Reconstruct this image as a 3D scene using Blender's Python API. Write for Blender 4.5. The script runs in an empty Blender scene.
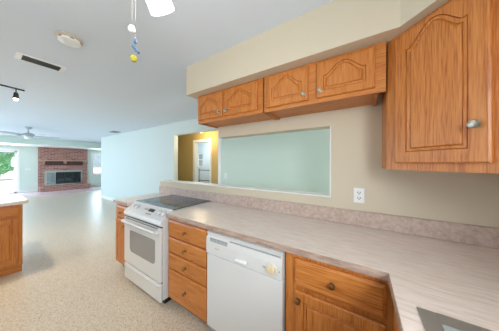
import bpy, bmesh, math, random
from mathutils import Vector, Matrix
random.seed(7)
PI = math.pi
scene = bpy.context.scene
COL = scene.collection

# ------------------------------------------------------------------ camera
cam_d = bpy.data.cameras.new('camera')
cam_d.sensor_width = 36.0
cam_d.lens = 174.86 / 499 * 36
cam_d.shift_y = -1.9 / 499
cam_d.clip_start = 0.02
cam_d.clip_end = 300
cam = bpy.data.objects.new('camera', cam_d)
COL.objects.link(cam)
cam.matrix_world = (Matrix.Translation((0, 0, 1.4)) @ Matrix.Rotation(math.radians(32.58), 4, 'Z')
                    @ Matrix.Rotation(PI / 2, 4, 'X') @ Matrix.Rotation(math.radians(0.153), 4, 'Z'))
scene.camera = cam

# ------------------------------------------------------------------ world, sun, exposure
world = bpy.data.worlds.new('sky')
scene.world = world
world.use_nodes = True
wb = world.node_tree.nodes['Background']
wb.inputs['Color'].default_value = (0.76, 0.89, 1.0, 1)
wb.inputs['Strength'].default_value = 0.9
sun_d = bpy.data.lights.new('sun', 'SUN')
sun_d.energy = 8.0
sun_d.angle = 0.02
sun_d.color = (1, 0.95, 0.86)
sun = bpy.data.objects.new('sun', sun_d)
COL.objects.link(sun)
sun.rotation_euler = Vector((0.55, -0.5, -1.0)).to_track_quat('-Z', 'Y').to_euler()
vs = scene.view_settings
scene.display_settings.display_device = 'sRGB'
vs.view_transform = 'Standard'
vs.look = 'None'
vs.gamma = 1
vs.exposure = -0.06
vs.use_curve_mapping = False


def area(name, loc, direction, sx, sy, power, color):
    d = bpy.data.lights.new(name, 'AREA')
    d.shape = 'RECTANGLE'
    d.size, d.size_y, d.energy, d.color = sx, sy, power, color
    o = bpy.data.objects.new(name, d)
    COL.objects.link(o)
    o.location = loc
    o.rotation_euler = Vector(direction).to_track_quat('-Z', 'Y').to_euler()
    return o


# daylight at the glass slider and the living room window, plus added fill areas
area('kitchen_window_fill', (0.90, -0.45, 1.62), (-1, 0.25, -0.6), 1.1, 0.9, 80, (0.94, 0.97, 1.0))  # unseen source added to light the worktop and right wall
area('daylight_slider', (-13.6, -0.1, 1.05), (1, 0, -0.35), 2.0, 1.8, 175, (0.68, 0.85, 1.0))
area('daylight_living_window', (-13.6, 4.3, 1.35), (1, 0, -0.1), 1.1, 1.1, 75, (0.68, 0.85, 1.0))
area('front_window_fill', (-0.9, -2.55, 1.55), (0, 1, 0), 1.8, 1.1, 4, (0.86, 0.94, 1.0))  # unseen source added to lift the cabinet fronts
area('passage_fill', (2.9, 2.25, 1.4), (-1, 0, 0), 0.9, 1.2, 78, (0.90, 0.97, 1.0))  # no window stands here; added to brighten the green wall
area('dining_fill', (-7.4, -2.5, 1.6), (0, 1, -1.1), 4.4, 1.6, 200, (0.52, 0.76, 1.0))  # no slider stands here; boosted sky added for the far rooms


def spot(name, loc, power, color, r=0.03, cone=100):
    d = bpy.data.lights.new(name, 'SPOT')
    d.energy, d.color, d.shadow_soft_size = power, color, r
    d.spot_size, d.spot_blend = math.radians(cone), 0.5
    o = bpy.data.objects.new(name, d)
    COL.objects.link(o)
    o.location = loc
    return o


def point(name, loc, power, color, r=0.05):
    d = bpy.data.lights.new(name, 'POINT')
    d.energy, d.color, d.shadow_soft_size = power, color, r
    o = bpy.data.objects.new(name, d)
    COL.objects.link(o)
    o.location = loc
    return o


# ------------------------------------------------------------------ materials
def new_mat(name):
    m = bpy.data.materials.new(name)
    m.use_nodes = True
    return m, m.node_tree.nodes, m.node_tree.links, m.node_tree.nodes['Principled BSDF']


def lin(c):
    return tuple(((v / 255) / 12.92 if v / 255 <= 0.04045 else ((v / 255 + 0.055) / 1.055) ** 2.4) for v in c) + (1,)


def plain(name, rgb, rough=0.5, metal=0.0, spec=0.5, bump=0.0, bscale=60, vary=0.0):
    m, N, L, b = new_mat(name)
    c = lin(rgb)
    b.inputs['Base Color'].default_value = c
    b.inputs['Roughness'].default_value = rough
    b.inputs['Metallic'].default_value = metal
    b.inputs['Specular IOR Level'].default_value = spec
    tc = N.new('ShaderNodeTexCoord')
    n = N.new('ShaderNodeTexNoise')
    n.inputs['Scale'].default_value = bscale
    n.inputs['Detail'].default_value = 4
    L.new(tc.outputs['Object'], n.inputs['Vector'])
    if vary:
        r = N.new('ShaderNodeValToRGB')
        r.color_ramp.elements[0].position = 0.3
        r.color_ramp.elements[1].position = 0.7
        r.color_ramp.elements[0].color = tuple(v * (1 - vary) for v in c[:3]) + (1,)
        r.color_ramp.elements[1].color = tuple(min(1, v * (1 + vary)) for v in c[:3]) + (1,)
        L.new(n.outputs['Fac'], r.inputs['Fac'])
        L.new(r.outputs['Color'], b.inputs['Base Color'])
    if bump:
        bp = N.new('ShaderNodeBump')
        bp.inputs['Strength'].default_value = bump
        bp.inputs['Distance'].default_value = 0.004
        L.new(n.outputs['Fac'], bp.inputs['Height'])
        L.new(bp.outputs['Normal'], b.inputs['Normal'])
    return m


def oak(name, axis):
    """honey oak; grain runs along the local axis"""
    m, N, L, b = new_mat(name)
    tc = N.new('ShaderNodeTexCoord')
    oi = N.new('ShaderNodeObjectInfo')
    mp = N.new('ShaderNodeMapping')
    s = [1.0, 1.0, 1.0]
    s['xyz'.index(axis)] = 0.045
    mp.inputs['Scale'].default_value = s
    mul = N.new('ShaderNodeVectorMath')
    mul.operation = 'SCALE'
    mul.inputs[0].default_value = (3.1, 5.7, 4.3)
    L.new(oi.outputs['Random'], mul.inputs['Scale'])
    L.new(mul.outputs['Vector'], mp.inputs['Location'])
    L.new(tc.outputs['Object'], mp.inputs['Vector'])
    n1 = N.new('ShaderNodeTexNoise')
    n1.inputs['Scale'].default_value = 14
    n1.inputs['Detail'].default_value = 3
    n1.inputs['Distortion'].default_value = 0.6
    L.new(mp.outputs['Vector'], n1.inputs['Vector'])
    n2 = N.new('ShaderNodeTexNoise')
    n2.inputs['Scale'].default_value = 200
    n2.inputs['Detail'].default_value = 3
    L.new(mp.outputs['Vector'], n2.inputs['Vector'])
    # growth rings: banded noise
    sn = N.new('ShaderNodeMath')
    sn.operation = 'MULTIPLY'
    sn.inputs[1].default_value = 26
    L.new(n1.outputs['Fac'], sn.inputs[0])
    si = N.new('ShaderNodeMath')
    si.operation = 'SINE'
    L.new(sn.outputs[0], si.inputs[0])
    a1 = N.new('ShaderNodeMath')
    a1.operation = 'MULTIPLY_ADD'
    a1.inputs[1].default_value = 0.06
    L.new(si.outputs[0], a1.inputs[0])
    L.new(n2.outputs['Fac'], a1.inputs[2])
    r = N.new('ShaderNodeValToRGB')
    e = r.color_ramp.elements
    e[0].position = 0.28
    e[0].color = lin((160, 85, 27))
    e[1].position = 0.72
    e[1].color = lin((207, 136, 68))
    k = e.new(0.45)
    k.color = lin((190, 114, 48))
    L.new(a1.outputs[0], r.inputs['Fac'])
    L.new(r.outputs['Color'], b.inputs['Base Color'])
    b.inputs['Roughness'].default_value = 0.38
    bp = N.new('ShaderNodeBump')
    bp.inputs['Strength'].default_value = 0.12
    bp.inputs['Distance'].default_value = 0.002
    L.new(a1.outputs[0], bp.inputs['Height'])
    L.new(bp.outputs['Normal'], b.inputs['Normal'])
    return m


def mottled(name, cols, scale, stretch=(1, 1, 1), rough=0.35, detail=6, p=(0.35, 0.5, 0.66), bump=0.0):
    m, N, L, b = new_mat(name)
    tc = N.new('ShaderNodeTexCoord')
    mp = N.new('ShaderNodeMapping')
    mp.inputs['Scale'].default_value = stretch
    L.new(tc.outputs['Object'], mp.inputs['Vector'])
    n = N.new('ShaderNodeTexNoise')
    n.inputs['Scale'].default_value = scale
    n.inputs['Detail'].default_value = detail
    n.inputs['Roughness'].default_value = 0.65
    L.new(mp.outputs['Vector'], n.inputs['Vector'])
    r = N.new('ShaderNodeValToRGB')
    e = r.color_ramp.elements
    e[0].position, e[0].color = p[0], lin(cols[0])
    e[1].position, e[1].color = p[2], lin(cols[2])
    k = e.new(p[1])
    k.color = lin(cols[1])
    L.new(n.outputs['Fac'], r.inputs['Fac'])
    L.new(r.outputs['Color'], b.inputs['Base Color'])
    b.inputs['Roughness'].default_value = rough
    if bump:
        bp = N.new('ShaderNodeBump')
        bp.inputs['Strength'].default_value = bump
        L.new(n.outputs['Fac'], bp.inputs['Height'])
        L.new(bp.outputs['Normal'], b.inputs['Normal'])
    return m


def terrazzo(name, base, chips, rough):
    m, N, L, b = new_mat(name)
    tc = N.new('ShaderNodeTexCoord')
    v = N.new('ShaderNodeTexVoronoi')
    v.inputs['Scale'].default_value = 140
    L.new(tc.outputs['Object'], v.inputs['Vector'])
    sep = N.new('ShaderNodeSeparateColor')
    L.new(v.outputs['Color'], sep.inputs['Color'])
    r = N.new('ShaderNodeValToRGB')
    r.color_ramp.interpolation = 'CONSTANT'
    e = r.color_ramp.elements
    e[0].position, e[0].color = 0.0, lin(chips[0])
    e[1].position, e[1].color = 0.12, lin(chips[1])
    for pos, c in ((0.26, base), (0.62, chips[2]), (0.82, base)):
        k = e.new(pos)
        k.color = lin(c)
    L.new(sep.outputs['Red'], r.inputs['Fac'])
    n = N.new('ShaderNodeTexNoise')
    n.inputs['Scale'].default_value = 1.3
    n.inputs['Detail'].default_value = 5
    L.new(tc.outputs['Object'], n.inputs['Vector'])
    mx = N.new('ShaderNodeMix')
    mx.data_type = 'RGBA'
    mx.blend_type = 'MULTIPLY'
    mx.inputs[0].default_value = 0.25
    L.new(r.outputs['Color'], mx.inputs[6])
    L.new(n.outputs['Color'], mx.inputs[7])
    hs = N.new('ShaderNodeMix')
    hs.data_type = 'RGBA'
    hs.inputs[0].default_value = 0.4
    hs.inputs[7].default_value = lin(base)
    L.new(r.outputs['Color'], hs.inputs[6])
    L.new(hs.outputs[2], b.inputs['Base Color'])
    b.inputs['Roughness'].default_value = rough
    return m


def brick(name):
    m, N, L, b = new_mat(name)
    tc = N.new('ShaderNodeTexCoord')
    sp = N.new('ShaderNodeSeparateXYZ')
    ad = N.new('ShaderNodeMath')
    cb = N.new('ShaderNodeCombineXYZ')
    L.new(tc.outputs['Object'], sp.inputs[0])
    L.new(sp.outputs['X'], ad.inputs[0])
    L.new(sp.outputs['Y'], ad.inputs[1])
    L.new(ad.outputs[0], cb.inputs['X'])
    L.new(sp.outputs['Z'], cb.inputs['Y'])
    t = N.new('ShaderNodeTexBrick')
    t.inputs['Scale'].default_value = 1.0
    t.inputs['Brick Width'].default_value = 0.22
    t.inputs['Row Height'].default_value = 0.078
    t.inputs['Mortar Size'].default_value = 0.008
    t.inputs['Color1'].default_value = lin((186, 126, 108))
    t.inputs['Color2'].default_value = lin((138, 90, 80))
    t.inputs['Mortar'].default_value = lin((196, 180, 172))
    L.new(cb.outputs[0], t.inputs['Vector'])
    L.new(t.outputs['Color'], b.inputs['Base Color'])
    b.inputs['Roughness'].default_value = 0.8
    bp = N.new('ShaderNodeBump')
    bp.inputs['Strength'].default_value = 0.4
    bp.inputs['Distance'].default_value = 0.01
    bp.invert = True
    L.new(t.outputs['Fac'], bp.inputs['Height'])
    L.new(bp.outputs['Normal'], b.inputs['Normal'])
    return m


def glass(name, tint=(0.93, 0.97, 0.98), gloss=0.08):
    m, N, L, b = new_mat(name)
    N.remove(b)
    out = [n for n in N if n.type == 'OUTPUT_MATERIAL'][0]
    t = N.new('ShaderNodeBsdfTransparent')
    t.inputs['Color'].default_value = tint + (1,)
    g = N.new('ShaderNodeBsdfGlossy')
    g.inputs['Roughness'].default_value = 0.03
    mx = N.new('ShaderNodeMixShader')
    mx.inputs[0].default_value = gloss
    L.new(t.outputs[0], mx.inputs[1])
    L.new(g.outputs[0], mx.inputs[2])
    L.new(mx.outputs[0], out.inputs['Surface'])
    return m


def glow(name, rgb, strength):
    m, N, L, b = new_mat(name)
    b.inputs['Base Color'].default_value = lin(rgb)
    b.inputs['Emission Color'].default_value = lin(rgb)
    b.inputs['Emission Strength'].default_value = strength
    return m


OAK_V = oak('honey_oak_upright', 'z')
OAK_H = oak('honey_oak_level', 'x')
OAK_D = oak('honey_oak_deep', 'y')
LAMINATE = mottled('streaked_laminate', ((216, 200, 190), (229, 215, 206), (236, 226, 219)), 80, (0.12, 1, 1), 0.30)
EDGE = mottled('edge_laminate', ((156, 128, 114), (178, 152, 138), (196, 174, 160)), 60, (.2, 1, 1), 0.4)
SPLASH = mottled('mottled_laminate', ((178, 154, 142), (194, 172, 160), (206, 188, 178)), 42, (1, 1, 1), 0.4)
TERRAZZO = terrazzo('terrazzo', (204, 190, 170), ((160, 126, 92), (186, 164, 136), (220, 212, 200)), 0.34)
LIVING_FLOOR = mottled('rose_tile', ((196, 172, 178), (206, 184, 188), (214, 194, 196)), 6, (1, 1, 1), 0.22)
CEIL = plain('ceiling_paint', (222, 231, 242), 0.9, bump=0.15, bscale=180)
BEIGE = plain('beige_paint', (210, 198, 176), 0.75, bump=0.06, bscale=120)
CREAM = plain('cream_sill_paint', (240, 232, 212), 0.55)
GREENISH = plain('pale_green_paint', (217, 233, 222), 0.75, bump=0.05, bscale=120)
PALEBLUE = plain('pale_grey_paint', (216, 225, 220), 0.75, bump=0.05, bscale=120)
YELLOW = plain('mustard_paint', (206, 178, 116), 0.75, bump=0.05, bscale=120)
TRIM = plain('white_trim', (240, 240, 236), 0.45)
ENAMEL = plain('white_enamel', (220, 219, 218), 0.22)
PLASTIC = plain('white_plastic', (240, 240, 238), 0.35)
GREYPL = plain('grey_plastic', (150, 152, 154), 0.4)
BLACK = plain('black_plastic', (26, 26, 28), 0.4)
BLACKGLASS = plain('black_ceramic_glass', (30, 32, 30), 0.06, spec=0.8)
OVENGLASS = plain('oven_window_glass', (150, 148, 146), 0.12)
STEEL = plain('brushed_steel', (176, 180, 176), 0.42, metal=0.7)
CHROME = plain('chrome', (215, 218, 220), 0.15, metal=1.0)
PEWTER = plain('antique_pewter', (186, 180, 166), 0.32, metal=1.0)
BRONZE = plain('aged_brass', (150, 112, 72), 0.4, metal=1.0)
DARKMETAL = plain('dark_metal', (60, 58, 56), 0.4, metal=0.6)
VENTGREY = plain('vent_grey', (126, 130, 134), 0.6)
SOOT = plain('soot_black', (28, 27, 28), 0.9)
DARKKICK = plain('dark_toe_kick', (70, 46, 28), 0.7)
BRICK = brick('red_brick')
GLASS = glass('window_glass')
FIREGLASS = glass('smoked_fire_glass', (0.42, 0.48, 0.52), 0.06)
BLUESHEEN = glass('blue_sheen_fire_glass', (0.30, 0.42, 0.55), 0.38)  # blue tint and extra gloss paint a reflection on the left door
SHADEGLOW = glow('lit_frosted_shade', (255, 246, 228), 2.6)
BULBGLOW = glow('lit_bulb', (255, 226, 170), 9)
DOMEGLOW = glow('lit_hall_dome', (255, 226, 160), 4)
LEAF = mottled('leaf_green', ((90, 160, 110), (120, 196, 140), (170, 220, 170)), 3, rough=0.6)
BARK = plain('bark', (110, 90, 70), 0.9, vary=0.3)
PATIO = plain('pale_concrete', (226, 222, 214), 0.8, vary=0.05, bscale=4)
GRASS = mottled('lawn', ((90, 140, 70), (110, 160, 84), (130, 176, 100)), 20, rough=0.9)
YELLOWBALL = plain('yellow_bead', (186, 172, 50), 0.35)
BLUEBEAD = plain('blue_enamel', (70, 110, 150), 0.3)
WOODLOG = plain('pale_birch_bark', (216, 210, 200), 0.8, vary=0.2, bscale=30)
TEAL = plain('teal_towel', (120, 176, 186), 0.9, bump=0.3, bscale=200)
BEIGEPL = plain('aged_ivory_plastic', (206, 190, 168), 0.5)


# ------------------------------------------------------------------ builders
class M:
    def __init__(self):
        self.bm = bmesh.new()

    def box(self, x0, x1, y0, y1, z0, z1, bev=0.0, seg=1):
        t = bmesh.new()
        bmesh.ops.create_cube(t, size=1)
        for v in t.verts:
            v.co = Vector((x0 + (v.co.x + .5) * (x1 - x0), y0 + (v.co.y + .5) * (y1 - y0), z0 + (v.co.z + .5) * (z1 - z0)))
        if bev:
            bmesh.ops.bevel(t, geom=list(t.edges), offset=bev, segments=seg, affect='EDGES', profile=0.5)
        self.add(t)
        return self

    def add(self, t, mat=None):
        if mat is not None:
            bmesh.ops.transform(t, matrix=mat, verts=t.verts)
        me = bpy.data.meshes.new('tmp')
        t.to_mesh(me)
        t.free()
        self.bm.from_mesh(me)
        bpy.data.meshes.remove(me)

    def prism(self, poly, z0, z1):
        a = [self.bm.verts.new((x, y, z0)) for x, y in poly]
        b = [self.bm.verts.new((x, y, z1)) for x, y in poly]
        n = len(poly)
        self.bm.faces.new(a[::-1])
        self.bm.faces.new(b)
        for i in range(n):
            self.bm.faces.new((a[i], a[(i + 1) % n], b[(i + 1) % n], b[i]))
        return self

    def prism_x(self, poly, x0, x1):
        """poly in (y, z), extruded along x"""
        a = [self.bm.verts.new((x0, y, z)) for y, z in poly]
        b = [self.bm.verts.new((x1, y, z)) for y, z in poly]
        n = len(poly)
        self.bm.faces.new(a)
        self.bm.faces.new(b[::-1])
        for i in range(n):
            self.bm.faces.new((a[(i + 1) % n], a[i], b[i], b[(i + 1) % n]))
        return self

    def lathe(self, prof, loc=(0, 0, 0), axis=(0, 0, 1), seg=20, sx=1, sy=1):
        """prof: list of (radius, distance along axis)"""
        q = Vector((0, 0, 1)).rotation_difference(Vector(axis).normalized()).to_matrix().to_4x4()
        mt = Matrix.Translation(loc) @ q
        rings = []
        for r, h in prof:
            if r < 1e-6:
                rings.append([self.bm.verts.new(mt @ Vector((0, 0, h)))])
            else:
                rings.append([self.bm.verts.new(mt @ Vector((r * sx * math.cos(2 * PI * k / seg), r * sy * math.sin(2 * PI * k / seg), h))) for k in range(seg)])
        for a, b in zip(rings, rings[1:]):
            for k in range(seg):
                k2 = (k + 1) % seg
                if len(a) == 1 and len(b) == 1:
                    continue
                if len(a) == 1:
                    self.bm.faces.new((a[0], b[k2], b[k]))
                elif len(b) == 1:
                    self.bm.faces.new((a[k], a[k2], b[0]))
                else:
                    self.bm.faces.new((a[k], a[k2], b[k2], b[k]))
        return self

    def tube(self, pts, r, seg=10):
        pts = [Vector(p) for p in pts]
        rings = []
        for i, p in enumerate(pts):
            d = (pts[min(i + 1, len(pts) - 1)] - pts[max(i - 1, 0)]).normalized()
            u = d.cross(Vector((0, 0, 1)))
            if u.length < 1e-3:
                u = d.cross(Vector((1, 0, 0)))
            u.normalize()
            w = d.cross(u)
            rings.append([self.bm.verts.new(p + r * (math.cos(2 * PI * k / seg) * u + math.sin(2 * PI * k / seg) * w)) for k in range(seg)])
        for a, b in zip(rings, rings[1:]):
            for k in range(seg):
                self.bm.faces.new((a[k], a[(k + 1) % seg], b[(k + 1) % seg], b[k]))
        self.bm.faces.new(rings[0][::-1])
        self.bm.faces.new(rings[-1])
        return self

    def build(self, name, mat, parent=None, smooth=False):
        bmesh.ops.recalc_face_normals(self.bm, faces=list(self.bm.faces))
        me = bpy.data.meshes.new(name)
        self.bm.to_mesh(me)
        self.bm.free()
        me.materials.append(mat)
        if smooth:
            for p in me.polygons:
                p.use_smooth = True
            try:
                me.set_sharp_from_angle(angle=math.radians(40))
            except Exception:
                pass
        o = bpy.data.objects.new(name, me)
        COL.objects.link(o)
        if parent:
            o.parent = parent
        return o


def tag(o, label, cat, group=None):
    o['label'] = label
    o['category'] = cat
    if group:
        o['group'] = group
    return o


def thing(name, label, cat, loc=(0, 0, 0), rz=0, group=None):
    o = bpy.data.objects.new(name, None)
    o.empty_display_size = 0.1
    COL.objects.link(o)
    o.location = loc
    o.rotation_euler = (0, 0, rz)
    return tag(o, label, cat, group)


def struct(name, m, mat, parent=None):
    o = m.build(name, mat, parent)
    if not parent:
        o['kind'] = 'structure'
    return o


# ------------------------------------------------------------------ room shell
YW = 1.626      # face of the pass-through wall
XR = 0.74       # right kitchen wall
m = M(); m.box(-11.45, 3, -6, 8.5, -0.12, 0)
struct('floor', m, TERRAZZO)
m = M(); m.box(-14.0, -11.45, -6, 8.5, -0.12, 0)
struct('floor_living', m, LIVING_FLOOR)
m = M(); m.box(-11.4, 3, -2.6, 8.5, 2.44, 2.6)
struct('ceiling', m, CEIL)
m = M(); m.box(-14.0, -11.52, -2.6, 8.5, 2.19, 2.3)
struct('ceiling_living', m, TRIM)
m = M(); m.box(-11.52, -11.4, -2.6, 8.5, 2.17, 2.6)
struct('trim_1', m, GREENISH)        # dropped header between the two rooms

# pass-through wall: half wall, right part, header above the opening
XO, ZS, ZT = -0.217, 1.114, 1.722
m = M()
m.box(-2.772, XR + .12, YW, YW + .12, 0, ZS)
m.box(XO, XR + .12, YW, YW + .12, ZS, 2.44)
m.box(-1.50, XO, YW, YW + .12, ZT, 2.44)
struct('wall_back', m, BEIGE)
m = M()
m.box(-2.78, XO, YW - .006, YW + .128, ZS, ZS + .012, .003)
struct('trim_2', m, TRIM)           # cap of the half wall
m = M()
m.box(XO - .009, XO, YW - .003, YW + .123, ZS + .012, ZT)
struct('trim_3', m, TRIM)           # lining of the pass-through

# right kitchen wall with an unseen window added over the sink for daylight
m = M()
m.box(XR, XR + .12, -2.6, -1.05, 0, 2.44)
m.box(XR, XR + .12, .15, YW + .12, 0, 2.44)
m.box(XR, XR + .12, -1.05, .15, 0, 1.15)
m.box(XR, XR + .12, -1.05, .15, 2.1, 2.44)
struct('wall_right', m, BEIGE)
m = M()
for a in ((-1.05, -.99), (.09, .15), (-.48, -.42)):
    m.box(XR + .02, XR + .07, a[0], a[1], 1.15, 2.1)
m.box(XR + .02, XR + .07, -.99, .09, 1.15, 1.20)
m.box(XR + .02, XR + .07, -.99, .09, 2.05, 2.1)
w = struct('window_1', m, TRIM)
m = M(); m.box(XR + .04, XR + .05, -.99, .09, 1.2, 2.05)
struct('glass_pane', m, GLASS, w)

m = M()
m.box(-4.4, -1.85, -2.72, -2.6, 0, 2.44)
m.box(.05, XR + .12, -2.72, -2.6, 0, 2.44)
m.box(-1.85, .05, -2.72, -2.6, 0, .95)
m.box(-1.85, .05, -2.72, -2.6, 2.15, 2.44)
struct('wall_front_block', m, BEIGE)  # unseen wall added to block sky light from behind
m = M()
for x in (-1.85, -.93, -.01):
    m.box(x, x + .06, -2.69, -2.63, .95, 2.15)
m.box(-1.79, -.01, -2.69, -2.63, .95, 1.01)
m.box(-1.79, -.01, -2.69, -2.63, 2.09, 2.15)
w = struct('window_added', m, TRIM)  # unseen window added to let fill light in
m = M(); m.box(-1.79, -.01, -2.665, -2.655, 1.01, 2.09)
struct('glass_pane', m, GLASS, w)

# wall beyond the pass-through, with the hall opening
YR = 2.745
HX0, HX1, HZ = -4.07, -2.53, 2.13
m = M()
m.box(-8.93, HX0, YR, YR + .12, 0, 2.44)
m.box(HX0, HX1, YR, YR + .12, HZ, 2.44)
m.box(-8.93, -8.81, YR + .12, 8.38, 0, 2.44)
struct('wall_rear', m, PALEBLUE)
m = M()
m.box(HX1, 3.0, YR, YR + .12, 0, 2.44)
struct('wall_dining', m, GREENISH)
m = M()
m.box(HX1, HX1 + .075, YR - .012, YR, 0, HZ + .03)
struct('trim_4', m, TRIM)            # casing at the right of the hall opening
m = M()
m.box(-8.93, HX0, YR - .014, YR, 0, .10)
m.box(-8.944, -8.93, YR - .014, 8.38, 0, .10)
struct('baseboard_rear', m, TRIM)
# hall
DX0, DX1, DZ = -4.31, -3.66, 2.05
YH = 3.62
m = M()
m.box(-6.2, DX0, YH, YH + .1, 0, 2.44)
m.box(DX1, -1.5, YH, YH + .1, 0, 2.44)
m.box(DX0, DX1, YH, YH + .1, DZ, 2.44)
m.box(-6.3, -6.2, YR + .12, YH + .1, 0, 2.44)
m.box(-1.5, -1.4, YR + .12, YH + .1, 0, 2.44)
struct('wall_hall', m, YELLOW)
m = M()
m.box(-6.2, -1.5, YR + .12, YH, 2.34, 2.43)
struct('ceiling_hall', m, CEIL)
m = M()
m.box(DX0 - .065, DX0, YH - .015, YH, 0, DZ + .065)
m.box(DX1, DX1 + .065, YH - .015, YH, 0, DZ + .065)
m.box(DX0, DX1, YH - .015, YH, DZ, DZ + .065)
m.box(DX0, DX0 + .015, YH, YH + .1, 0, DZ)
m.box(DX1 - .015, DX1, YH, YH + .1, 0, DZ)
m.box(DX0, DX1, YH, YH + .1, DZ - .015, DZ)
struct('trim_5', m, TRIM)            # door casing in the hall
# bathroom beyond the hall door
YB = 5.6
m = M()
wx0, wx1 = -6.47, -6.13
m.box(-8.0, wx0, YB, YB + .1, 0, 2.44)
m.box(wx1, -3.4, YB, YB + .1, 0, 2.44)
m.box(wx0, wx1, YB, YB + .1, 0, 1.24)
m.box(wx0, wx1, YB, YB + .1, 1.88, 2.44)
m.box(-8.0, -7.9, YH + .1, YB, 0, 2.44)
m.box(-3.5, -3.4, YH + .1, YB, 0, 2.44)
struct('wall_bathroom', m, plain('bath_grey_blue_paint', (196, 208, 214), .7))
m = M()
m.box(wx0, wx1, YB + .02, YB + .06, 1.24, 1.28)
m.box(wx0, wx1, YB + .02, YB + .06, 1.84, 1.88)
m.box(wx0, wx0 + .03, YB + .02, YB + .06, 1.28, 1.84)
m.box(wx1 - .03, wx1, YB + .02, YB + .06, 1.28, 1.84)
m.box(wx0, wx1, YB + .02, YB + .06, 1.56, 1.59)
w = struct('window_3', m, TRIM)
m = M(); m.box(wx0 + .03, wx1 - .03, YB + .035, YB + .045, 1.28, 1.84)
struct('glass_pane', m, GLASS, w)

# far wall with slider, fireplace recess and window
XF = -13.4
SY0, SY1, SZ = -1.15, 1.02, 1.96
FY0, FY1, FZ0, FZ1 = 1.87, 3.21, .30, .98
WY0, WY1, WZ0, WZ1 = 3.71, 4.9, .75, 1.93
m = M()
m.box(XF - .12, XF, -2.6, SY0, 0, 2.19)
m.box(XF - .12, XF, SY0, SY1, SZ, 2.19)
m.box(XF - .12, XF, SY1, FY0, 0, 2.19)
m.box(XF - .12, XF, FY0, FY1, 0, FZ0)
m.box(XF - .12, XF, FY0, FY1, FZ1, 2.19)
m.box(XF - .12, XF, FY1, WY0, 0, 2.19)
m.box(XF - .12, XF, WY0, WY1, 0, WZ0)
m.box(XF - .12, XF, WY0, WY1, WZ1, 2.19)
m.box(XF - .12, XF, WY1, 8.5, 0, 2.19)
struct('wall_far', m, GREENISH)
m = M(); m.box(XF, -8.81, 8.38, 8.5, 0, 2.44)
struct('wall_north', m, GREENISH)
m = M()
m.box(XF, XF + .014, SY1 + .09, 1.64, 0, .11)
m.box(XF, XF + .014, 3.48, 8.38, 0, .11)
struct('baseboard_far', m, TRIM)
m = M()
m.box(XF, XF + .02, SY1, SY1 + .09, 0, SZ + .1)
m.box(XF, XF + .02, SY0 - .09, SY0, 0, SZ + .1)
m.box(XF, XF + .02, SY0, SY1, SZ, SZ + .1)
struct('trim_6', m, TRIM)            # slider casing
m = M()
for y in (SY0, -.10, SY1 - .06):
    m.box(XF - .10, XF - .03, y, y + .06, 0, SZ)
m.box(XF - .10, XF - .03, SY0, SY1, 0, .07)
m.box(XF - .10, XF - .03, SY0, SY1, SZ - .07, SZ)
w = struct('door_1', m, TRIM)
m = M(); m.box(XF - .07, XF - .06, SY0 + .06, SY1 - .06, .07, SZ - .07)
struct('glass_pane', m, GLASS, w)
m = M()
for y in (WY0, WY0 + .565, WY1 - .06):
    m.box(XF - .09, XF - .03, y, y + .06, WZ0, WZ1)
m.box(XF - .09, XF - .03, WY0, WY1, WZ0, WZ0 + .06)
m.box(XF - .09, XF - .03, WY0, WY1, WZ1 - .06, WZ1)
m.box(XF - .09, XF - .03, WY0, WY1, (WZ0 + WZ1) / 2 - .02, (WZ0 + WZ1) / 2 + .02)
w = struct('window_2', m, TRIM)
m = M(); m.box(XF - .065, XF - .055, WY0 + .06, WY1 - .06, WZ0 + .06, WZ1 - .06)
struct('glass_pane', m, GLASS, w)
m = M()
m.box(XF, XF + .02, WY0 - .07, WY0, WZ0 - .07, WZ1 + .07)
m.box(XF, XF + .02, WY1, WY1 + .07, WZ0 - .07, WZ1 + .07)
m.box(XF, XF + .02, WY0, WY1, WZ1, WZ1 + .07)
m.box(XF, XF + .03, WY0, WY1, WZ0 - .07, WZ0)
struct('trim_7', m, TRIM)

# soffit above the wall cabinets, with a chamfered corner
YSF, ZSF = 1.224, 2.137
m = M()
m.prism([(-1.598, YW), (-1.598, YSF), (.175, YSF), (.42, YSF - .245), (.42, -2.6), (XR, -2.6), (XR, YW)], ZSF, 2.44)
struct('soffit', m, BEIGE)

# outdoors beyond the slider
m = M(); m.box(-70, XF - .12, -40, 40, -.14, -.04)
struct('patio', m, PATIO)


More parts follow.
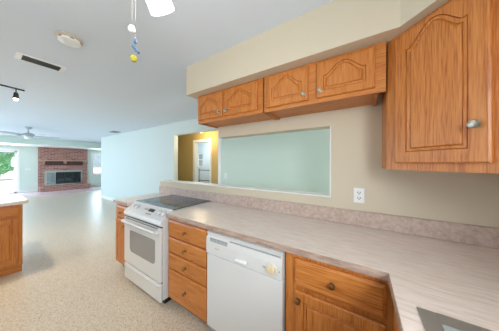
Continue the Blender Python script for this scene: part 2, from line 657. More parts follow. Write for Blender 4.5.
# ------------------------------------------------------------------ cabinet pieces
def door_meshes(w, h, stile=.05, arch=0.0, tm=None):
    """frame and raised panel of a cabinet door; local x 0..w, z 0..h, front at y=0, back at y=.02"""
    nb, ns, nt = 6, 8, 36
    iw = w - 2 * stile

    def top(x):
        if not arch:
            return h - stile
        u = min(1, abs((x - w / 2) / (iw / 2)))
        s = 0.0 if u > .86 else (0.5 + 0.5 * math.cos(PI * u / .86)) ** 0.62
        return h - (tm or stile) - arch + arch * s

    def ring(i):
        pts = []
        xl, xr, zb = stile + i, w - stile - i, stile + i
        for k in range(nb):
            pts.append((xl + (xr - xl) * k / nb, zb))
        zr = top(w - stile) - i
        for k in range(ns):
            pts.append((xr, zb + (zr - zb) * k / ns))
        for k in range(nt):
            x = xr + (xl - xr) * k / nt
            xx = stile + iw * (x - xl) / (xr - xl)
            pts.append((x, top(xx) - i))
        for k in range(ns):
            pts.append((xl, zr + (zb - zr) * k / ns))
        return pts

    def outer(i):
        pts = []
        for k in range(nb):
            pts.append((i + (w - 2 * i) * k / nb, i))
        for k in range(ns):
            pts.append((w - i, i + (h - 2 * i) * k / ns))
        for k in range(nt):
            pts.append((w - i - (w - 2 * i) * k / nt, h - i))
        for k in range(ns):
            pts.append((i, h - i - (h - 2 * i) * k / ns))
        return pts

    def strip(rings, cap_first=False, cap_last=False):
        q = M()
        vs_ = [[q.bm.verts.new((x, y, z)) for x, z in pts] for pts, y in rings]
        n = len(vs_[0])
        for a, b in zip(vs_, vs_[1:]):
            for k in range(n):
                q.bm.faces.new((a[k], a[(k + 1) % n], b[(k + 1) % n], b[k]))
        if cap_first:
            q.bm.faces.new(vs_[0][::-1])
        if cap_last:
            q.bm.faces.new(vs_[-1])
        return q

    g, k = .019, .0048      # width of the moulded band, width of each routed groove
    fr = strip([(ring(g), .02), (outer(0), .02), (outer(0), .006), (outer(.007), 0), (ring(0), 0), (ring(k * .4), .0075),
                (ring(k), .003), (ring(g - .004), .0035), (ring(g), .0085), (ring(g), .02)])
    pn = strip([(ring(g), .0195), (ring(g), .0085), (ring(g + k), .0022), (ring(g + k + .012), .0012)], True, True)
    return fr, pn


def add_knob(parent, x, z, y=0.0, oval=False, mat=None):
    m = M()
    prof = [(.004, 0), (.0135, 0), (.0145, -.0018), (.0075, -.004), (.0055, -.011), (.0075, -.015), (.014, -.018), (.0155, -.022), (.013, -.0265), (.007, -.0285), (0, -.029)]
    # axis +y reversed: the knob grows towards -y
    m.lathe([(r, -h) for r, h in prof], (x, y, z), (0, -1, 0), 20, 1.08 if oval else 1, 1.12 if oval else 1)
    return m.build('knob', mat or PEWTER, parent, smooth=True)


def add_door(parent, x, z, w, h, arch=0.0, knob=None, y=-.02, stile=.05, oval=False, kmat=None, tm=None):
    fr, pn = door_meshes(w, h, stile, arch, tm)
    d = fr.build('door', OAK_V, parent)
    d.location = (x, y, z)
    pn.build('panel', OAK_V, d)
    if knob:
        add_knob(d, knob[0], knob[1], 0, oval, kmat)
    return d


def add_drawer(parent, x, z, w, h, y=-.02, kx=.5):
    m = M()
    m.box(0, w, .006, .02, 0, h)
    a = [(0, .006, 0), (w, .006, 0), (w, .006, h), (0, .006, h)]
    i = .016
    b = [(i, 0, i), (w - i, 0, i), (w - i, 0, h - i), (i, 0, h - i)]
    va = [m.bm.verts.new(p) for p in a]
    vb = [m.bm.verts.new(p) for p in b]
    for k in range(4):
        m.bm.faces.new((va[k], va[(k + 1) % 4], vb[(k + 1) % 4], vb[k]))
    m.bm.faces.new(vb)
    d = m.build('drawer', OAK_H, parent)
    d.location = (x, y, z)
    add_knob(d, w * kx, h * .5, 0, False, BRONZE)
    return d


YC = 1.02       # face of the base cabinets


def base_body(t, w, depth=.595, top=.876, kick=True):
    """open-topped look is not needed: closed carcass with a face frame"""
    m = M()
    m.box(0, w, 0.002, depth, .10, top)
    m.build('carcass', OAK_V, t)
    m = M()
    m.box(0, .035, -.0015, .002, .10, top)
    m.box(w - .035, w, -.0015, .002, .10, top)
    m.box(.035, w - .035, -.0015, .002, top - .03, top)
    m.box(.035, w - .035, -.0015, .002, .10, .125)
    m.build('face_frame', OAK_V, t)
    m = M()
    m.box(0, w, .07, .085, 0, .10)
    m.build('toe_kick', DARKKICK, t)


# narrow cabinet left of the range
t = thing('base_cabinet', 'narrow oak base cabinet at the far end left of the white range', 'cabinet', (-2.765, YC, 0), 0, 'oak base cabinets')
W = .36
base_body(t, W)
add_drawer(t, .02, .70, W - .04, .15)
add_door(t, .02, .12, W - .04, .56, 0, (.265, .50), kmat=BRONZE)

# four-drawer unit
t = thing('drawer_unit', 'oak four-drawer unit between the white range and the dishwasher', 'drawer unit', (-1.592, YC, 0), 0, 'oak base cabinets')
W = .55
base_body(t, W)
for z0, z1 in ((.705, .857), (.552, .692), (.398, .540), (.112, .386)):
    add_drawer(t, .018, z0, W - .03, z1 - z0)

# cabinet with drawer over door in the corner
t = thing('base_cabinet', 'oak base cabinet with one drawer over a door, right of the dishwasher', 'cabinet', (-.385, YC, 0), 0, 'oak base cabinets')
W = .515
base_body(t, W)
add_drawer(t, .058, .69, .425, .158, kx=.47)
add_door(t, .058, .115, .425, .548, 0, (.022, .50), kmat=BRONZE)

# sink cabinet on the right-hand run: its face looks to -x
t = thing('sink_cabinet', 'oak base cabinet under the steel sink on the right-hand run', 'cabinet', (.135, .985, 0), -PI / 2, 'oak base cabinets')
W = 1.5
base_body(t, W, .59, .70)
m = M()
m.box(0, W, .002, .02, .70, .876)
m.box(0, .02, .02, .58, .70, .876)
m.box(W - .02, W, .02, .58, .70, .876)
m.build('sink_rail', OAK_H, t)
for k in range(2):
    add_door(t, .05 + k * .70, .12, .66, .55, 0, (.6 if k == 0 else .06, .5), kmat=BRONZE)
    m = M()
    m.box(0, .66, 0, .02, 0, .158, .008)
    f = m.build('false_front', OAK_H, t)
    f.location = (.05 + k * .70, -.02, .69)

# dishwasher
t = thing('dishwasher', 'white built-in dishwasher with a round dial, under the worktop', 'dishwasher', (-1.035, .985, 0))
W = .648
m = M(); m.box(.006, W - .006, .035, .60, .02, .868)
m.build('tub', GREYPL, t)
m = M(); m.box(.008, W - .008, 0, .035, .125, .693, .006, 2)
m.build('door', ENAMEL, t)
m = M()
m.prism_x([(0.002, .698), (-.006, .703), (-.008, .79), (-.004, .828), (.008, .832), (.005, .848), (0, .864), (.034, .866), (.034, .698)], .008, W - .008)
cp = m.build('control_panel', ENAMEL, t)
m = M()
m.box(.05, .22, -.0072, -.002, .799, .803)
for k in range(13):
    m.box(.05 + k * .0135, .058 + k * .0135, -.0072, -.002, .803, .823)
m.box(.05, .22, -.0072, -.002, .823, .827)
m.build('vent', GREYPL, cp)
m = M(); m.box(.235, W - .02, .003, .012, .829, .838)
m.build('finger_groove', GREYPL, cp)
m = M()
m.box(.298, .392, -.026, -.006, .727, .742, .004, 2)
m.build('latch_handle', PLASTIC, cp, True)
m = M()
m.lathe([(0, .002), (.038, .002), (.038, -.004), (.036, -.006), (0, -.006)], (.572, -.006, .753), (0, 1, 0), 28)
m.build('dial_plate', plain('ivory_dial', (226, 220, 206), .4), cp, True)
m = M()
m.lathe([(.027, -.005), (.026, -.020), (.021, -.023), (0, -.023)], (.572, -.006, .753), (0, 1, 0), 24)
m.box(.567, .577, -.034, -.028, .731, .775, .002)
m.build('dial_knob', plain('cream_dial', (224, 206, 170), .4), cp, True)
for dx in (-.06, -.05, .048):
    m = M()
    m.box(.572 + dx, .572 + dx + .006, -.0085, -.0075, .745, .757)
    m.build('dial_mark', GREYPL, cp)
m = M(); m.box(.10, .145, -.0088, -.0078, .752, .760)
m.build('nameplate', plain('faded_pink_print', (206, 170, 170), .5), cp)
m = M(); m.box(.02, W - .02, .05, .06, 0, .12)
m.build('kick_plate', ENAMEL, t)

# ------------------------------------------------------------------ range
t = thing('range', 'white slide-in electric range with black glass cooktop and oven window', 'stove', (-2.393, .955, 0))
W = .778
m = M()
m.box(.006, W - .006, .03, .645, .06, .838, .004)
m.box(.006, W - .006, .15, .645, .82, .92)
m.build('body', ENAMEL, t)
m = M()
m.prism_x([(.02, .785), (0.0, .79), (-.004, .805), (.006, .838), (.115, .921), (.125, .925), (.14, .925), (.14, .785)], 0, W)
cp = m.build('control_panel', ENAMEL, t)
nrm = Vector((0, -.083, .109)).normalized()


def on_panel(x, s, lift):       # s 0..1 from the lower edge up the sloping face
    return Vector((x, .006 + .109 * s, .838 + .083 * s)) + nrm * lift


def panel_quad(m, x0, x1, s0, s1, th=.0015):
    lo = [on_panel(x, s, -.0005) for x, s in ((x0, s0), (x1, s0), (x1, s1), (x0, s1))]
    hi = [on_panel(x, s, th) for x, s in ((x0, s0), (x1, s0), (x1, s1), (x0, s1))]
    a = [m.bm.verts.new(p) for p in lo]
    b = [m.bm.verts.new(p) for p in hi]
    m.bm.faces.new(b)
    for k in range(4):
        m.bm.faces.new((a[k], a[(k + 1) % 4], b[(k + 1) % 4], b[k]))


m = M(); panel_quad(m, .425, .535, .48, .75)
m.build('display', BLACK, cp)
for k in range(6):
    m = M(); panel_quad(m, .43 + k * .018, .442 + k * .018, .20, .34)
    m.build('button', GREYPL, cp)
for k in range(3):
    m = M(); panel_quad(m, .34 + k * .024, .356 + k * .024, .52, .70)
    m.build('button', GREYPL, cp)
for x in (.095, .185, .625, .705):
    m = M()
    c = on_panel(x, .55, 0)
    m.lathe([(.026, 0), (.026, .004), (.021, .006), (.019, .02), (.016, .023), (0, .023)], c, nrm, 22)
    m.build('knob', ENAMEL, cp, True)
MARK = plain('blue_grey_print', (110, 130, 172), .5)
for x in (.095, .185, .625, .705):
    m = M()
    a_ = [(x + .034 * math.sin(a), .55 + .25 * math.cos(a)) for a in [-PI * .8 + q * PI * .1 for q in range(17)]]
    for (xa, sa), (xb, sb) in zip(a_, a_[1:]):
        p = [on_panel(xa, sa, .0008), on_panel(xb, sb, .0008)]
        q = [on_panel(x + (xb - x) * 1.13, .55 + (sb - .55) * 1.13, .0008), on_panel(x + (xa - x) * 1.13, .55 + (sa - .55) * 1.13, .0008)]
        m.bm.faces.new([m.bm.verts.new(v) for v in p + q])
    m.build('dial_print', MARK, cp)
m = M(); m.box(-.006, W + .006, .13, .645, .921, .930, .003, 2)
ct = m.build('cooktop', BLACKGLASS, t)
for (x, y, r) in ((.2, .27, .105), (.2, .51, .08), (.57, .27, .08), (.57, .51, .105)):
    m = M()
    m.lathe([(r, 0), (r, .0006), (r - .005, .0006), (r - .005, 0)], (x, y, .930), (0, 0, 1), 40)
    m.build('burner_ring', plain('burner_grey', (84, 84, 84), .3), ct)
# oven door: frame with a rounded window
m = M(); m.box(.02, W - .02, .0275, .0295, .20, .80)
m.build('gap_backing', BLACK, t)  # black sheet standing in for shade in the door gaps
dm = M(); dm.box(.008, W - .008, 0, .027, .241, .768, .008, 2)
od = dm.build('oven_door', ENAMEL, t)
m = M()
wx0_, wx1_, wz0_, wz1_ = .155, W - .10, .395, .638
poly = []
R_ = .05
for cx, cz, a0 in ((wx1_ - R_, wz0_ + R_, -90), (wx1_ - .02, wz1_ - .02, 0), (wx0_ + .02, wz1_ - .02, 90), (wx0_ + R_, wz0_ + R_, 180)):
    rr = R_ if cz < .5 else .02
    for k in range(6):
        a = math.radians(a0 + 18 * k)
        poly.append((cx + rr * math.cos(a), cz + rr * math.sin(a)))
va = [m.bm.verts.new((x, -.0025, z)) for x, z in poly]
vb = [m.bm.verts.new((x, .004, z)) for x, z in poly]
m.bm.faces.new(va)
for k in range(len(poly)):
    m.bm.faces.new((va[k], va[(k + 1) % len(poly)], vb[(k + 1) % len(poly)], vb[k]))
m.build('window', OVENGLASS, od)
m = M()
m.tube([(.04, -.032, .730), (.09, -.037, .733), (W / 2, -.041, .735), (W - .09, -.037, .733), (W - .04, -.032, .730)], .0155, 12)
for x in (.045, W - .045):
    m.box(x - .016, x + .016, -.032, .002, .716, .746, .004)
m.build('handle', ENAMEL, od, True)
m = M(); m.box(.05, W - .05, -.0015, .003, .756, .764)
m.build('vent_slot', BLACK, od)
m = M()
m.box(.008, W - .008, .002, .027, .05, .227, .008, 2)
dr = m.build('storage_drawer', ENAMEL, t)
m = M(); m.box(.03, W - .03, -.008, .006, .190, .214, .004, 2)
m.build('drawer_lip', ENAMEL, dr)
m = M(); m.box(.03, W - .03, .06, .60, 0, .06)
m.build('base', BLACK, t)

# ------------------------------------------------------------------ worktops, splash, sink
ZC0, ZC = .877, .915
SX0, SX1, SY0_, SY1_ = .172, .60, -.02, .79     # sink cut-out
YF = .992
m = M()
m.box(-1.590, .105, YF, YW - .001, ZC0, ZC)
m.box(.105, SX0, -1.6, YW - .001, ZC0, ZC)
m.box(SX1, XR - .001, -1.6, YW - .001, ZC0, ZC)
m.box(SX0, SX1, SY1_, YW - .001, ZC0, ZC)
m.box(SX0, SX1, -1.6, SY0_, ZC0, ZC)
o = m.build('worktop', LAMINATE)
bmesh_tmp = bmesh.new(); bmesh_tmp.from_mesh(o.data)
bmesh.ops.remove_doubles(bmesh_tmp, verts=bmesh_tmp.verts, dist=1e-5)
bmesh_tmp.to_mesh(o.data); bmesh_tmp.free()
m = M()
m.box(-1.590, .105, YF - .0025, YF - .0002, ZC0, ZC - .001)
m.build('edge_band', EDGE, o)
m = M()
m.box(.1025, .1048, -1.6, YF - .0025, ZC0, ZC - .001)
m.build('edge_band', EDGE, o)
tag(o, 'long pinkish streaked laminate worktop turning the corner to the steel sink', 'worktop')
m = M(); m.box(-2.80, -2.403, YF, YW - .001, ZC0, ZC)
o = m.build('worktop', LAMINATE)
m = M()
m.box(-2.80, -2.403, YF - .0025, YF - .0002, ZC0, ZC - .001)
m.build('edge_band', EDGE, o)
tag(o, 'short laminate worktop end piece left of the white range', 'worktop')
m = M()
m.box(-2.772, XR - .022, YW - .02, YW - .0005, ZC + .001, 1.032, .002)
m.box(XR - .021, XR - .0005, -1.6, YW - .0005, ZC + .001, 1.032, .002)
tag(m.build('backsplash', SPLASH), 'low mottled pink laminate backsplash along the wall behind the worktop', 'backsplash')

t = thing('sink', 'stainless steel sink set in the worktop at the right', 'sink', (0, 0, ZC))
m = M()
rx0, rx1, ry0, ry1 = .158, .625, -.035, .803
bx0, bx1 = .205, .56
m.box(rx0, bx0, ry0, ry1, 0, .005, .002)
m.box(bx1, rx1, ry0, ry1, 0, .005, .002)
for y0, y1 in ((ry0, .01), (.365, .405), (.755, ry1)):
    m.box(bx0, bx1, y0, y1, 0, .005)
m.build('rim', STEEL, t)
for y0, y1 in ((.01, .365), (.405, .755)):
    m = M()
    d = -.17
    top_ = [(bx0, y0), (bx1, y0), (bx1, y1), (bx0, y1)]
    ins = [(bx0 + .03, y0 + .03), (bx1 - .03, y0 + .03), (bx1 - .03, y1 - .03), (bx0 + .03, y1 - .03)]
    va = [m.bm.verts.new((x, y, .004)) for x, y in top_]
    vb = [m.bm.verts.new((x, y, d)) for x, y in ins]
    for k in range(4):
        m.bm.faces.new((va[k], va[(k + 1) % 4], vb[(k + 1) % 4], vb[k]))
    m.bm.faces.new(vb)
    b = m.build('basin', STEEL, t)
    m = M()
    m.lathe([(0, .006), (.03, .006), (.042, .002), (.042, 0)], ((bx0 + bx1) / 2, (y0 + y1) / 2, d), (0, 0, 1), 24)
    m.build('drain', CHROME, b, True)

# ------------------------------------------------------------------ wall cabinets
ZK, ZK2 = 1.837, 2.136
YK = 1.325
for (x0, x1, label, doors) in (
    (-1.519, -.713, 'two-door oak wall cabinet at the left end over the pass-through', ((-1.508, -1.163, 'r'), (-1.128, -.762, 'l'))),
    (-.697, .124, 'two-door oak wall cabinet beside the tall corner cabinet', ((-.668, -.330, 'r'), (-.271, .071, 'l')))):
    t = thing('wall_cabinet', label, 'cabinet', (x0, YK, ZK), 0, 'short oak wall cabinets')
    w, h, d = x1 - x0, ZK2 - ZK, YW - YK - .001
    m = M()
    e = w if x0 < -1 else w - .034
    m.box(0, .016, 0.018, d, 0, h)
    m.box(e - .016, e, 0.018, d, 0, h)
    m.box(.016, e - .016, 0.018, d, h - .016, h)
    m.box(.016, e - .016, 0.018, d, .014, .028)
    m.box(.016, e - .016, d - .012, d, .028, h - .016)
    m.build('carcass', OAK_H, t)
    m = M()
    c = (doors[0][1] + doors[1][0]) / 2 - x0
    m.box(0, .03, -.002, .018, 0, h)
    m.box(w - .062, w, -.002, .018, 0, h)
    m.box(.03, w - .062, -.002, .018, 0, .036)
    m.box(.03, w - .062, -.002, .018, h - .03, h)
    m.box(c - .036, c + .036, -.002, .018, .036, h - .03)
    m.build('face_frame', OAK_H, t)
    for a, b, side in doors:
        dw = b - a
        add_door(t, a - x0, .030, dw, .250, .072, (dw - .028 if side == 'r' else .024, .046), y=-.022, stile=.046, tm=.027)

# diagonal corner wall cabinet
s2 = 1 / math.sqrt(2)
t = thing('corner_cabinet', 'tall diagonal oak corner cabinet with an arched door, over the worktop', 'cabinet', (.128, 1.322, 1.365), -PI / 4)
# local frame: x along the face, y into the corner


def loc2(x, y):
    dx, dy = x - .128, y - 1.322
    return ((dx - dy) * s2, (dx + dy) * s2)


h = 2.136 - 1.365
m = M()
m.prism([loc2(*p) for p in ((.130, 1.375), (.130, YW - .001), (XR - .001, YW - .001), (XR - .001, 1.010), (.495, 1.010))], .004, h)
m.build('carcass', OAK_V, t)
m = M()
m.box(-.012, .06, .02, .039, 0, h)
m.box(.38, .47, .02, .039, 0, h)
m.box(.06, .38, .02, .039, 0, .055)
m.box(.06, .38, .02, .039, h - .034, h)
m.build('face_frame', OAK_V, t)
add_door(t, .042, .039, .356, .714, .082, (.319, .155), y=0, stile=.060, oval=True, tm=.020)

# ------------------------------------------------------------------ island
t = thing('island_cabinet', 'oak island cabinet with drawer and door at the left edge', 'cabinet', (-3.668, .325, 0), PI / 2)
# local x runs to +y (world), local y to -x; the unit spans x -1.9 .. 0
m = M(); m.box(-1.9, 0, .002, .70, .10, .876)
m.build('carcass', OAK_V, t)
m = M()
for k in range(4):
    xx = -.03 - k * .623
    m.box(xx if k else -.035, 0 if k == 0 else xx + .03, -.0015, .002, .10, .876)
m.box(-1.9, -.035, -.0015, .002, .846, .876)
m.box(-1.9, -.035, -.0015, .002, .10, .125)
m.build('face_frame', OAK_V, t)
m = M(); m.box(-1.9, 0, .05, .66, 0, .10)
m.build('toe_kick', OAK_H, t)
for k in range(3):
    add_drawer(t, -.605 - k * .623, .735, .575, .12)
    add_door(t, -.605 - k * .623, .135, .575, .575, 0, (.04, .52), kmat=BRONZE)
m = M()
pts = [(-4.46, -1.62), (-3.63, -1.62)]
rr = .06
for k in range(7):
    a = k * PI / 12
    pts.append((-3.63 - rr + rr * math.cos(a), .372 - rr + rr * math.sin(a)))
for k in range(7):
    a = PI / 2 + k * PI / 12
    pts.append((-4.46 + rr + rr * math.cos(a), .372 - rr + rr * math.sin(a)))
m.prism(pts, ZC0, ZC)
tag(m.build('island_worktop', LAMINATE), 'laminate worktop with rounded corner on the island at left', 'worktop')

# ------------------------------------------------------------------ outlet and switches
def outlet(t):
    m = M(); m.box(-.036, .036, -.006, 0, -.058, .058, .003, 2)
    m.build('plate', PLASTIC, t)
    for z in (.021, -.021):
        m = M(); m.lathe([(0, .009), (.0155, .009), (.0165, .0055)], (0, 0, z), (0, -1, 0), 20, 1, .9)
        r = m.build('receptacle', PLASTIC, t)
        m = M()
        m.box(-.010, -.0055, -.0098, -.0086, z - .003, z + .009)
        m.box(.0055, .010, -.0098, -.0086, z - .003, z + .009)
        m.box(-.0035, .0035, -.0098, -.0086, z - .012, z - .006)
        m.build('slots', BLACK, r)


outlet(thing('wall_outlet', 'white duplex outlet on the beige wall above the backsplash', 'outlet', (-.014, YW, 1.152)))
outlet(thing('wall_outlet', 'white outlet low on the green wall left of the brick fireplace', 'outlet', (XF, 1.585, .375), PI / 2))


def switch(t, gang=1):
    w = .035 + .023 * (gang - 1)
    m = M(); m.box(-w, w, -.006, 0, -.058, .058, .003, 2)
    m.build('plate', PLASTIC, t)
    for g in range(gang):
        x = (g - (gang - 1) / 2) * .046
        m = M(); m.box(x - .005, x + .005, -.016, -.005, -.008, .012, .002)
        m.build('toggle', PLASTIC, t)


switch(thing('light_switch', 'white switch plate on the green wall between glass slider and fireplace', 'light switch', (XF, 1.335, 1.11), PI / 2), 3)
switch(thing('light_switch', 'white switch plate on the pale wall seen through the pass-through', 'light switch', (-2.33, YR, 1.15)), 1)

# ------------------------------------------------------------------ ceiling fittings
t = thing('air_vent', 'long dark ceiling vent with white end caps', 'vent', (-2.793, .368, 2.44), PI / 2)
m = M()
m.box(-.165, .165, -.079, -.071, -.010, 0)
m.box(-.165, .165, .071, .079, -.010, 0)
m.box(-.165, -.128, -.071, .071, -.010, 0)
m.box(.128, .165, -.071, .071, -.010, 0)
m.build('frame', TRIM, t)
m = M()
m.box(-.128, .128, -.071, .071, -.003, 0)
m.build('backing', plain('vent_dark', (84, 88, 92), .7), t)
for k in range(7):
    m = M()
    y = -.066 + k * .0195
    m.prism_x([(y, -.012), (y + .010, -.003), (y + .012, -.004), (y + .002, -.013)], -.128, .128)
    m.build('slat', VENTGREY, t)
t = thing('air_vent', 'small square grey ceiling vent far off near the pale wall', 'vent', (-6.86, 2.48, 2.44))
m = M()
m.box(-.16, .16, -.11, -.085, -.012, 0); m.box(-.16, .16, .085, .11, -.012, 0)
m.box(-.16, -.135, -.085, .085, -.012, 0); m.box(.135, .16, -.085, .085, -.012, 0)
m.build('frame', VENTGREY, t)
m = M()
m.box(-.135, .135, -.085, .085, -.004, 0)
m.build('backing', BLACK, t)
for k in range(6):
    m = M(); m.box(-.135, .135, -.078 + k * .028, -.066 + k * .028, -.012, -.004)
    m.build('slat', VENTGREY, t)

t = thing('smoke_detector', 'round ivory smoke detector on the ceiling beside the long vent', 'smoke detector', (-2.055, .42, 2.44))
m = M(); m.lathe([(.085, 0), (.085, -.012), (.078, -.016), (.07, -.016)], seg=36)
m.build('base_ring', BEIGEPL, t, True)
m = M(); m.lathe([(.072, -.010), (.070, -.030), (.060, -.038), (.02, -.041), (0, -.041)], seg=36)
b = m.build('cover', PLASTIC, t, True)
for k in range(12):
    a = k * PI / 6
    if k % 2 == 0:
        m = M(); m.box(-.012, .012, -.0015, .0015, -.004, .004)
        o = m.build('vent_slot', VENTGREY, b)
        o.location = (.0712 * math.cos(a), .0712 * math.sin(a), -.022)
        o.rotation_euler = (0, 0, a + PI / 2)

# track light above the island
t = thing('track_light', 'dark track light with glowing spot heads above the island', 'track light', (0, 0, 0))
m = M()
tr0, tr1 = Vector((-3.62, -1.2, 2.40)), Vector((-3.93, .36, 2.40))
m.tube([tr0.lerp(tr1, k / 10) for k in range(11)], .011, 8)
m.build('track', DARKMETAL, t)
for f in (.2, .8):
    p = tr0.lerp(tr1, f)
    m = M()
    m.tube([p, p + Vector((0, 0, .04))], .008, 8)
    m.build('ceiling_mount', DARKMETAL, t)
for f, pw in ((.955, 6), (.80, 80), (.45, 30), (.15, 20)):
    p = tr0.lerp(tr1, f)
    m = M()
    m.tube([p, p + Vector((0, 0, -.05))], .006, 8)
    m.lathe([(0, 0), (.016, -.002), (.022, -.02), (.024, -.05), (.034, -.085), (.031, -.085), (.021, -.05), (0, -.045)], p + Vector((0, 0, -.05)), (0, 0, 1), 20)
    hd = m.build('spot_head', DARKMETAL, t, True)
    m = M()
    m.lathe([(0, -.055), (.018, -.06), (.024, -.085), (.018, -.105), (0, -.112)], p + Vector((0, 0, -.05)), (0, 0, 1), 16)
    m.build('bulb', BULBGLOW, hd, True)
    spot('track_lamp', p + Vector((0, 0, -.19)), pw, (1, .88, .70), .014, 130)

# ceiling light near the camera, with two pull chains
c = Vector((-.815, .295, 2.44))
t = thing('ceiling_light', 'white ceiling light with lit glass shades and hanging pull chains', 'ceiling light', c)
m = M(); m.lathe([(0, 0), (.075, 0), (.075, -.02), (.05, -.04), (.016, -.05), (.016, -.13), (.05, -.145), (.055, -.19), (.03, -.21), (0, -.215)], seg=28)
m.build('canopy', TRIM, t, True)
R3, F3 = Vector((.8426, .5385, 0)), Vector((-.5385, .8426, 0))
for sgn in (1, -1):
    ax = (R3 * .25 * sgn + F3 * .52 * sgn + Vector((0, 0, -.80))).normalized()
    st = Vector((0, 0, -.273)) + R3 * .117 * sgn
    m = M()
    m.tube([(0, 0, -.17), Vector((0, 0, -.165)) + (st - Vector((0, 0, -.17))) * .6, st + ax * .02], .008, 10)
    arm = m.build('arm', TRIM, t, True)
    m = M()
    m.lathe([(.02, 0), (.040, .004), (.046, .02), (.049, .08), (.051, .135), (.048, .135), (.046, .08), (.043, .02), (.018, .008)], st, ax, 28)
    m.build('shade', SHADEGLOW, arm, True)
    point('ceiling_light_lamp', c + st + ax * .20, 1.4, (1, .98, .95), .05)
for dx, dz, kind in ((0, -.497, 0), (.014, -.590, 1)):
    p0 = Vector((-.0, .0, -.20)) + R3 * (.044 + dx) + F3 * .03
    m = M()
    n = int((-.2 - dz) / .012)
    for k in range(n):
        m.lathe([(0, .002), (.0011, .001), (.0011, -.001), (0, -.002)], p0 + Vector((0, 0, -.012 * k)), (0, 0, 1), 6)
    m.tube([p0, p0 + Vector((0, 0, -.012 * n))], .0009, 6)
    ch = m.build('pull_chain', CHROME, t)
    e = p0 + Vector((0, 0, -.012 * n))
    if kind == 0:
        m = M()
        m.lathe([(0, .014), (.009, .011), (.014, 0), (.012, -.008), (.008, -.013), (0, -.015)], e, (0, 0, 1), 18)
        m.build('white_pull', PLASTIC, ch, True)
    else:
        m = M()
        m.lathe([(0, .05), (.004, .045), (.007, .03), (.004, .026), (0, .025)], e + Vector((0, 0, .01)), (0, 0, 1), 12)
        m.build('blue_pull', BLUEBEAD, ch, True)
        m = M()
        m.tube([e + Vector((0, 0, .026)) - R3 * .012, e + R3 * .014 - Vector((0, 0, .004))], .0055, 8)
        m.build('blue_bar', BLUEBEAD, ch, True)
        m = M()
        bc = e - R3 * .006 + Vector((0, 0, -.026))
        m.lathe([(0, .014), (.008, .012), (.014, 0), (.008, -.012), (0, -.014)], bc, (0, 0, 1), 18)
        m.build('yellow_bead', YELLOWBALL, ch, True)

# ceiling fan in the far dining area
t = thing('ceiling_fan', 'pale five-blade ceiling fan hanging in front of the fireplace room', 'ceiling fan', (-8.15, .82, 2.44))
m = M(); m.lathe([(0, 0), (.075, 0), (.07, -.03), (.03, -.06), (.014, -.065), (.014, -.17), (.0, -.17)], seg=24)
m.build('canopy', plain('fan_grey', (176, 186, 190), .4), t, True)
m = M(); m.lathe([(0, -.16), (.05, -.165), (.11, -.19), (.125, -.22), (.11, -.25), (.06, -.27), (0, -.27)], seg=28)
m.build('motor_housing', bpy.data.materials['fan_grey'], t, True)
m = M(); m.lathe([(.06, -.265), (.085, -.28), (.08, -.315), (.05, -.34), (0, -.348)], seg=24)
m.build('light_bowl', PLASTIC, t, True)
for k in range(5):
    a = k * 2 * PI / 5 + .35
    m = M()
    pts = [(.20, -.045), (.58, -.065), (.63, -.045), (.645, 0), (.63, .045), (.58, .065), (.20, .045)]
    m.prism(pts, -.004, .004)
    bl = m.build('blade', bpy.data.materials['fan_grey'], t)
    bl.location = (0, 0, -.24)
    bl.rotation_euler = (.2, 0, a)
    m = M(); m.box(.10, .24, -.014, .014, -.007, .0, .002)
    m.build('blade_iron', DARKMETAL, bl)

# hall dome lamp
t = thing('hall_light', 'small lit dome lamp on the ceiling of the yellow hall', 'ceiling light', (-3.66, 3.28, 2.34))
m = M(); m.lathe([(0, 0), (.10, 0), (.10, -.02), (.09, -.022)], seg=24)
m.build('base', TRIM, t, True)
m = M(); m.lathe([(.092, -.02), (.085, -.06), (.05, -.10), (0, -.115)], seg=24)
m.build('dome', DOMEGLOW, t, True)
point('hall_lamp', (-3.66, 3.25, 2.10), 14, (1, .80, .50), .08)

# ------------------------------------------------------------------ fireplace
t = thing('fireplace', 'red brick fireplace with raised hearth and glass doors on the far wall', 'fireplace', (XF, 2.55, 0))
fy0, fy1 = FY0 - 2.55, FY1 - 2.55
m = M()
m.box(.001, .10, -.905, fy0, 0, 2.185)
m.box(.001, .10, fy1, .912, 0, 2.185)
m.box(.001, .10, fy0, fy1, FZ1, 2.185)
m.box(.001, .10, fy0, fy1, 0, FZ0)
m.build('chimney_breast', BRICK, t)
m = M(); m.box(.101, .50, -.90, .94, 0, .25, .004)
m.build('hearth', BRICK, t)
LEDGE = plain('pale_ledge_brick', (196, 160, 136), .8, vary=.15, bscale=12)
m = M(); m.box(.101, .22, -.905, .912, 1.50, 1.545, .004)
m.build('mantel_ledge', LEDGE, t)
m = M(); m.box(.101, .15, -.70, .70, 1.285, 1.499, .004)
m.build('mantel_band', plain('dark_brown_band', (84, 56, 52), .7, vary=.25, bscale=14), t)  # dark brown band between the end corbels, under the ledge
for y in (-.80, .0, .80):
    m = M()
    w_ = .10 if y else .055
    x1 = .20 if y else .19
    m.box(.151 if not y else .101, x1, y - w_, y + w_, 1.36, 1.499, .004)
    m.build('corbel', BRICK, t)
m = M()
d = -.45
m.box(d, d + .02, fy0 + .01, fy1 - .01, FZ0 + .001, FZ1 - .001)
m.box(d, .0, fy0 + .002, fy0 + .02, FZ0 + .002, FZ1 - .002)
m.box(d, .0, fy1 - .02, fy1 - .002, FZ0 + .002, FZ1 - .002)
m.box(d, .0, fy0 + .02, fy1 - .02, FZ0 + .002, FZ0 + .02)
m.box(d, .0, fy0 + .02, fy1 - .02, FZ1 - .02, FZ1 - .002)
m.build('firebox', SOOT, t)
m = M()
m.box(.10, .13, fy0 - .03, fy1 + .03, FZ1 - .05, FZ1 + .03)
m.box(.10, .13, fy0 - .03, fy1 + .03, FZ0 - .03, FZ0 + .02)
m.box(.10, .13, fy0 - .03, fy0 + .03, FZ0 + .02, FZ1 - .05)
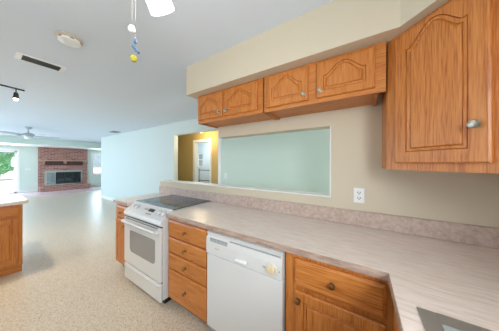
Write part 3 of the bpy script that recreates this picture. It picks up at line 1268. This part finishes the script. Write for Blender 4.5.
m.box(.10, .13, fy1 - .03, fy1 + .03, FZ0 + .02, FZ1 - .05)
fr = m.build('screen_frame', STEEL, t)
pw = (fy1 - fy0 - .06) / 4
for k in range(4):
    m = M()
    a = fy0 + .03 + k * pw
    m.box(.108, .122, a, a + .018, FZ0 + .02, FZ1 - .05)
    m.box(.108, .122, a + pw - .018, a + pw, FZ0 + .02, FZ1 - .05)
    m.box(.108, .122, a + .018, a + pw - .018, FZ0 + .02, FZ0 + .04)
    m.box(.108, .122, a + .018, a + pw - .018, FZ1 - .07, FZ1 - .05)
    dd = m.build('glass_door', DARKMETAL if k else STEEL, t)
    m = M(); m.box(.112, .117, a + .018, a + pw - .018, FZ0 + .04, FZ1 - .07)
    m.build('pane', FIREGLASS if k else BLUESHEEN, dd)
t = thing('log_set', 'pale logs on a grate behind the fireplace glass', 'firewood', (XF - .12, 2.58, FZ0 + .02))
m = M()
for k in range(5):
    y = -.2 + k * .1
    m.box(-.12, .12, y - .008, y + .008, .08, .096)
for x in (-.1, .1):
    for y in (-.2, .2):
        m.box(x - .01, x + .01, y - .01, y + .01, 0, .08)
m.build('grate', DARKMETAL, t)
for dy, x, z, l in ((0, -.06, .14, .3), (.03, .06, .14, .28), (0, 0, .22, .24)):
    m = M()
    m.tube([(x, dy - l, z), (x + .01, dy, z + .005), (x, dy + l, z)], .045, 12)
    m.build('log', WOODLOG, t, True)

# ------------------------------------------------------------------ bathroom rack seen through the hall door
t = thing('towel_stand', 'dark metal towel stand in the room beyond the hall door', 'towel stand', (-5.70, 5.30, 0))
for x in (-.32, .36):
    m = M()
    m.tube([(x, 0, .03), (x, 0, 1.18)], .014, 10)
    m.build('post', DARKMETAL, t)
for z in (1.11, .67):
    m = M(); m.tube([(-.32, 0, z), (.36, 0, z)], .014, 10)
    m.build('rail', DARKMETAL, t)
for x in (-.32, .36):
    m = M()
    m.box(x - .02, x + .02, -.16, .16, 0, .03)
    m.build('foot', DARKMETAL, t)
point('bathroom_fill', (-5.4, 4.6, 2.1), 60, (.86, .94, 1.0), .2)  # bare fill lamp added to brighten the room beyond the hall

# ------------------------------------------------------------------ garden beyond the slider
def shrub(label, x, y, h, r, n, seed):
    rnd = random.Random(seed)
    t = thing('garden_shrub', label, 'shrub', (x, y, -.05), 0, 'shrubs beyond the glass slider')
    m = M()
    for k in range(5):
        a = rnd.uniform(0, 2 * PI)
        m.tube([(0, 0, 0), (.12 * math.cos(a), .12 * math.sin(a), h * .3), (r * .5 * math.cos(a), r * .5 * math.sin(a), h * .7)], .03, 6)
    m.build('stems', BARK, t)
    m = M()
    for k in range(n):
        u, v = rnd.uniform(-1, 1), rnd.uniform(0, 2 * PI)
        q = rnd.uniform(.55, 1) ** .5
        s_ = math.sqrt(1 - u * u)
        p = Vector((r * q * s_ * math.cos(v), r * q * s_ * math.sin(v), h * .6 + h * .4 * q * u))
        d1 = Vector((rnd.uniform(-1, 1), rnd.uniform(-1, 1), rnd.uniform(-1, 1))).normalized()
        d2 = d1.cross(Vector((rnd.uniform(-1, 1), rnd.uniform(-1, 1), rnd.uniform(-1, 1)))).normalized()
        l, w = rnd.uniform(.10, .18), rnd.uniform(.04, .07)
        vs_ = [m.bm.verts.new(p + a) for a in (-d1 * l, d2 * w, d1 * l, -d2 * w)]
        m.bm.faces.new(vs_)
    m.build('foliage', LEAF, t)


shrub('leafy green shrub beyond the patio, seen through the slider at far left', -21.5, .2, 2.1, 1.3, 1500, 1)
shrub('smaller green shrub by the right edge of the glass slider', -22.0, 3.3, 1.7, 1.1, 1200, 2)
shrub('tall background shrub rising behind the others outside the slider', -26.5, 1.1, 3.2, 1.7, 1800, 3)
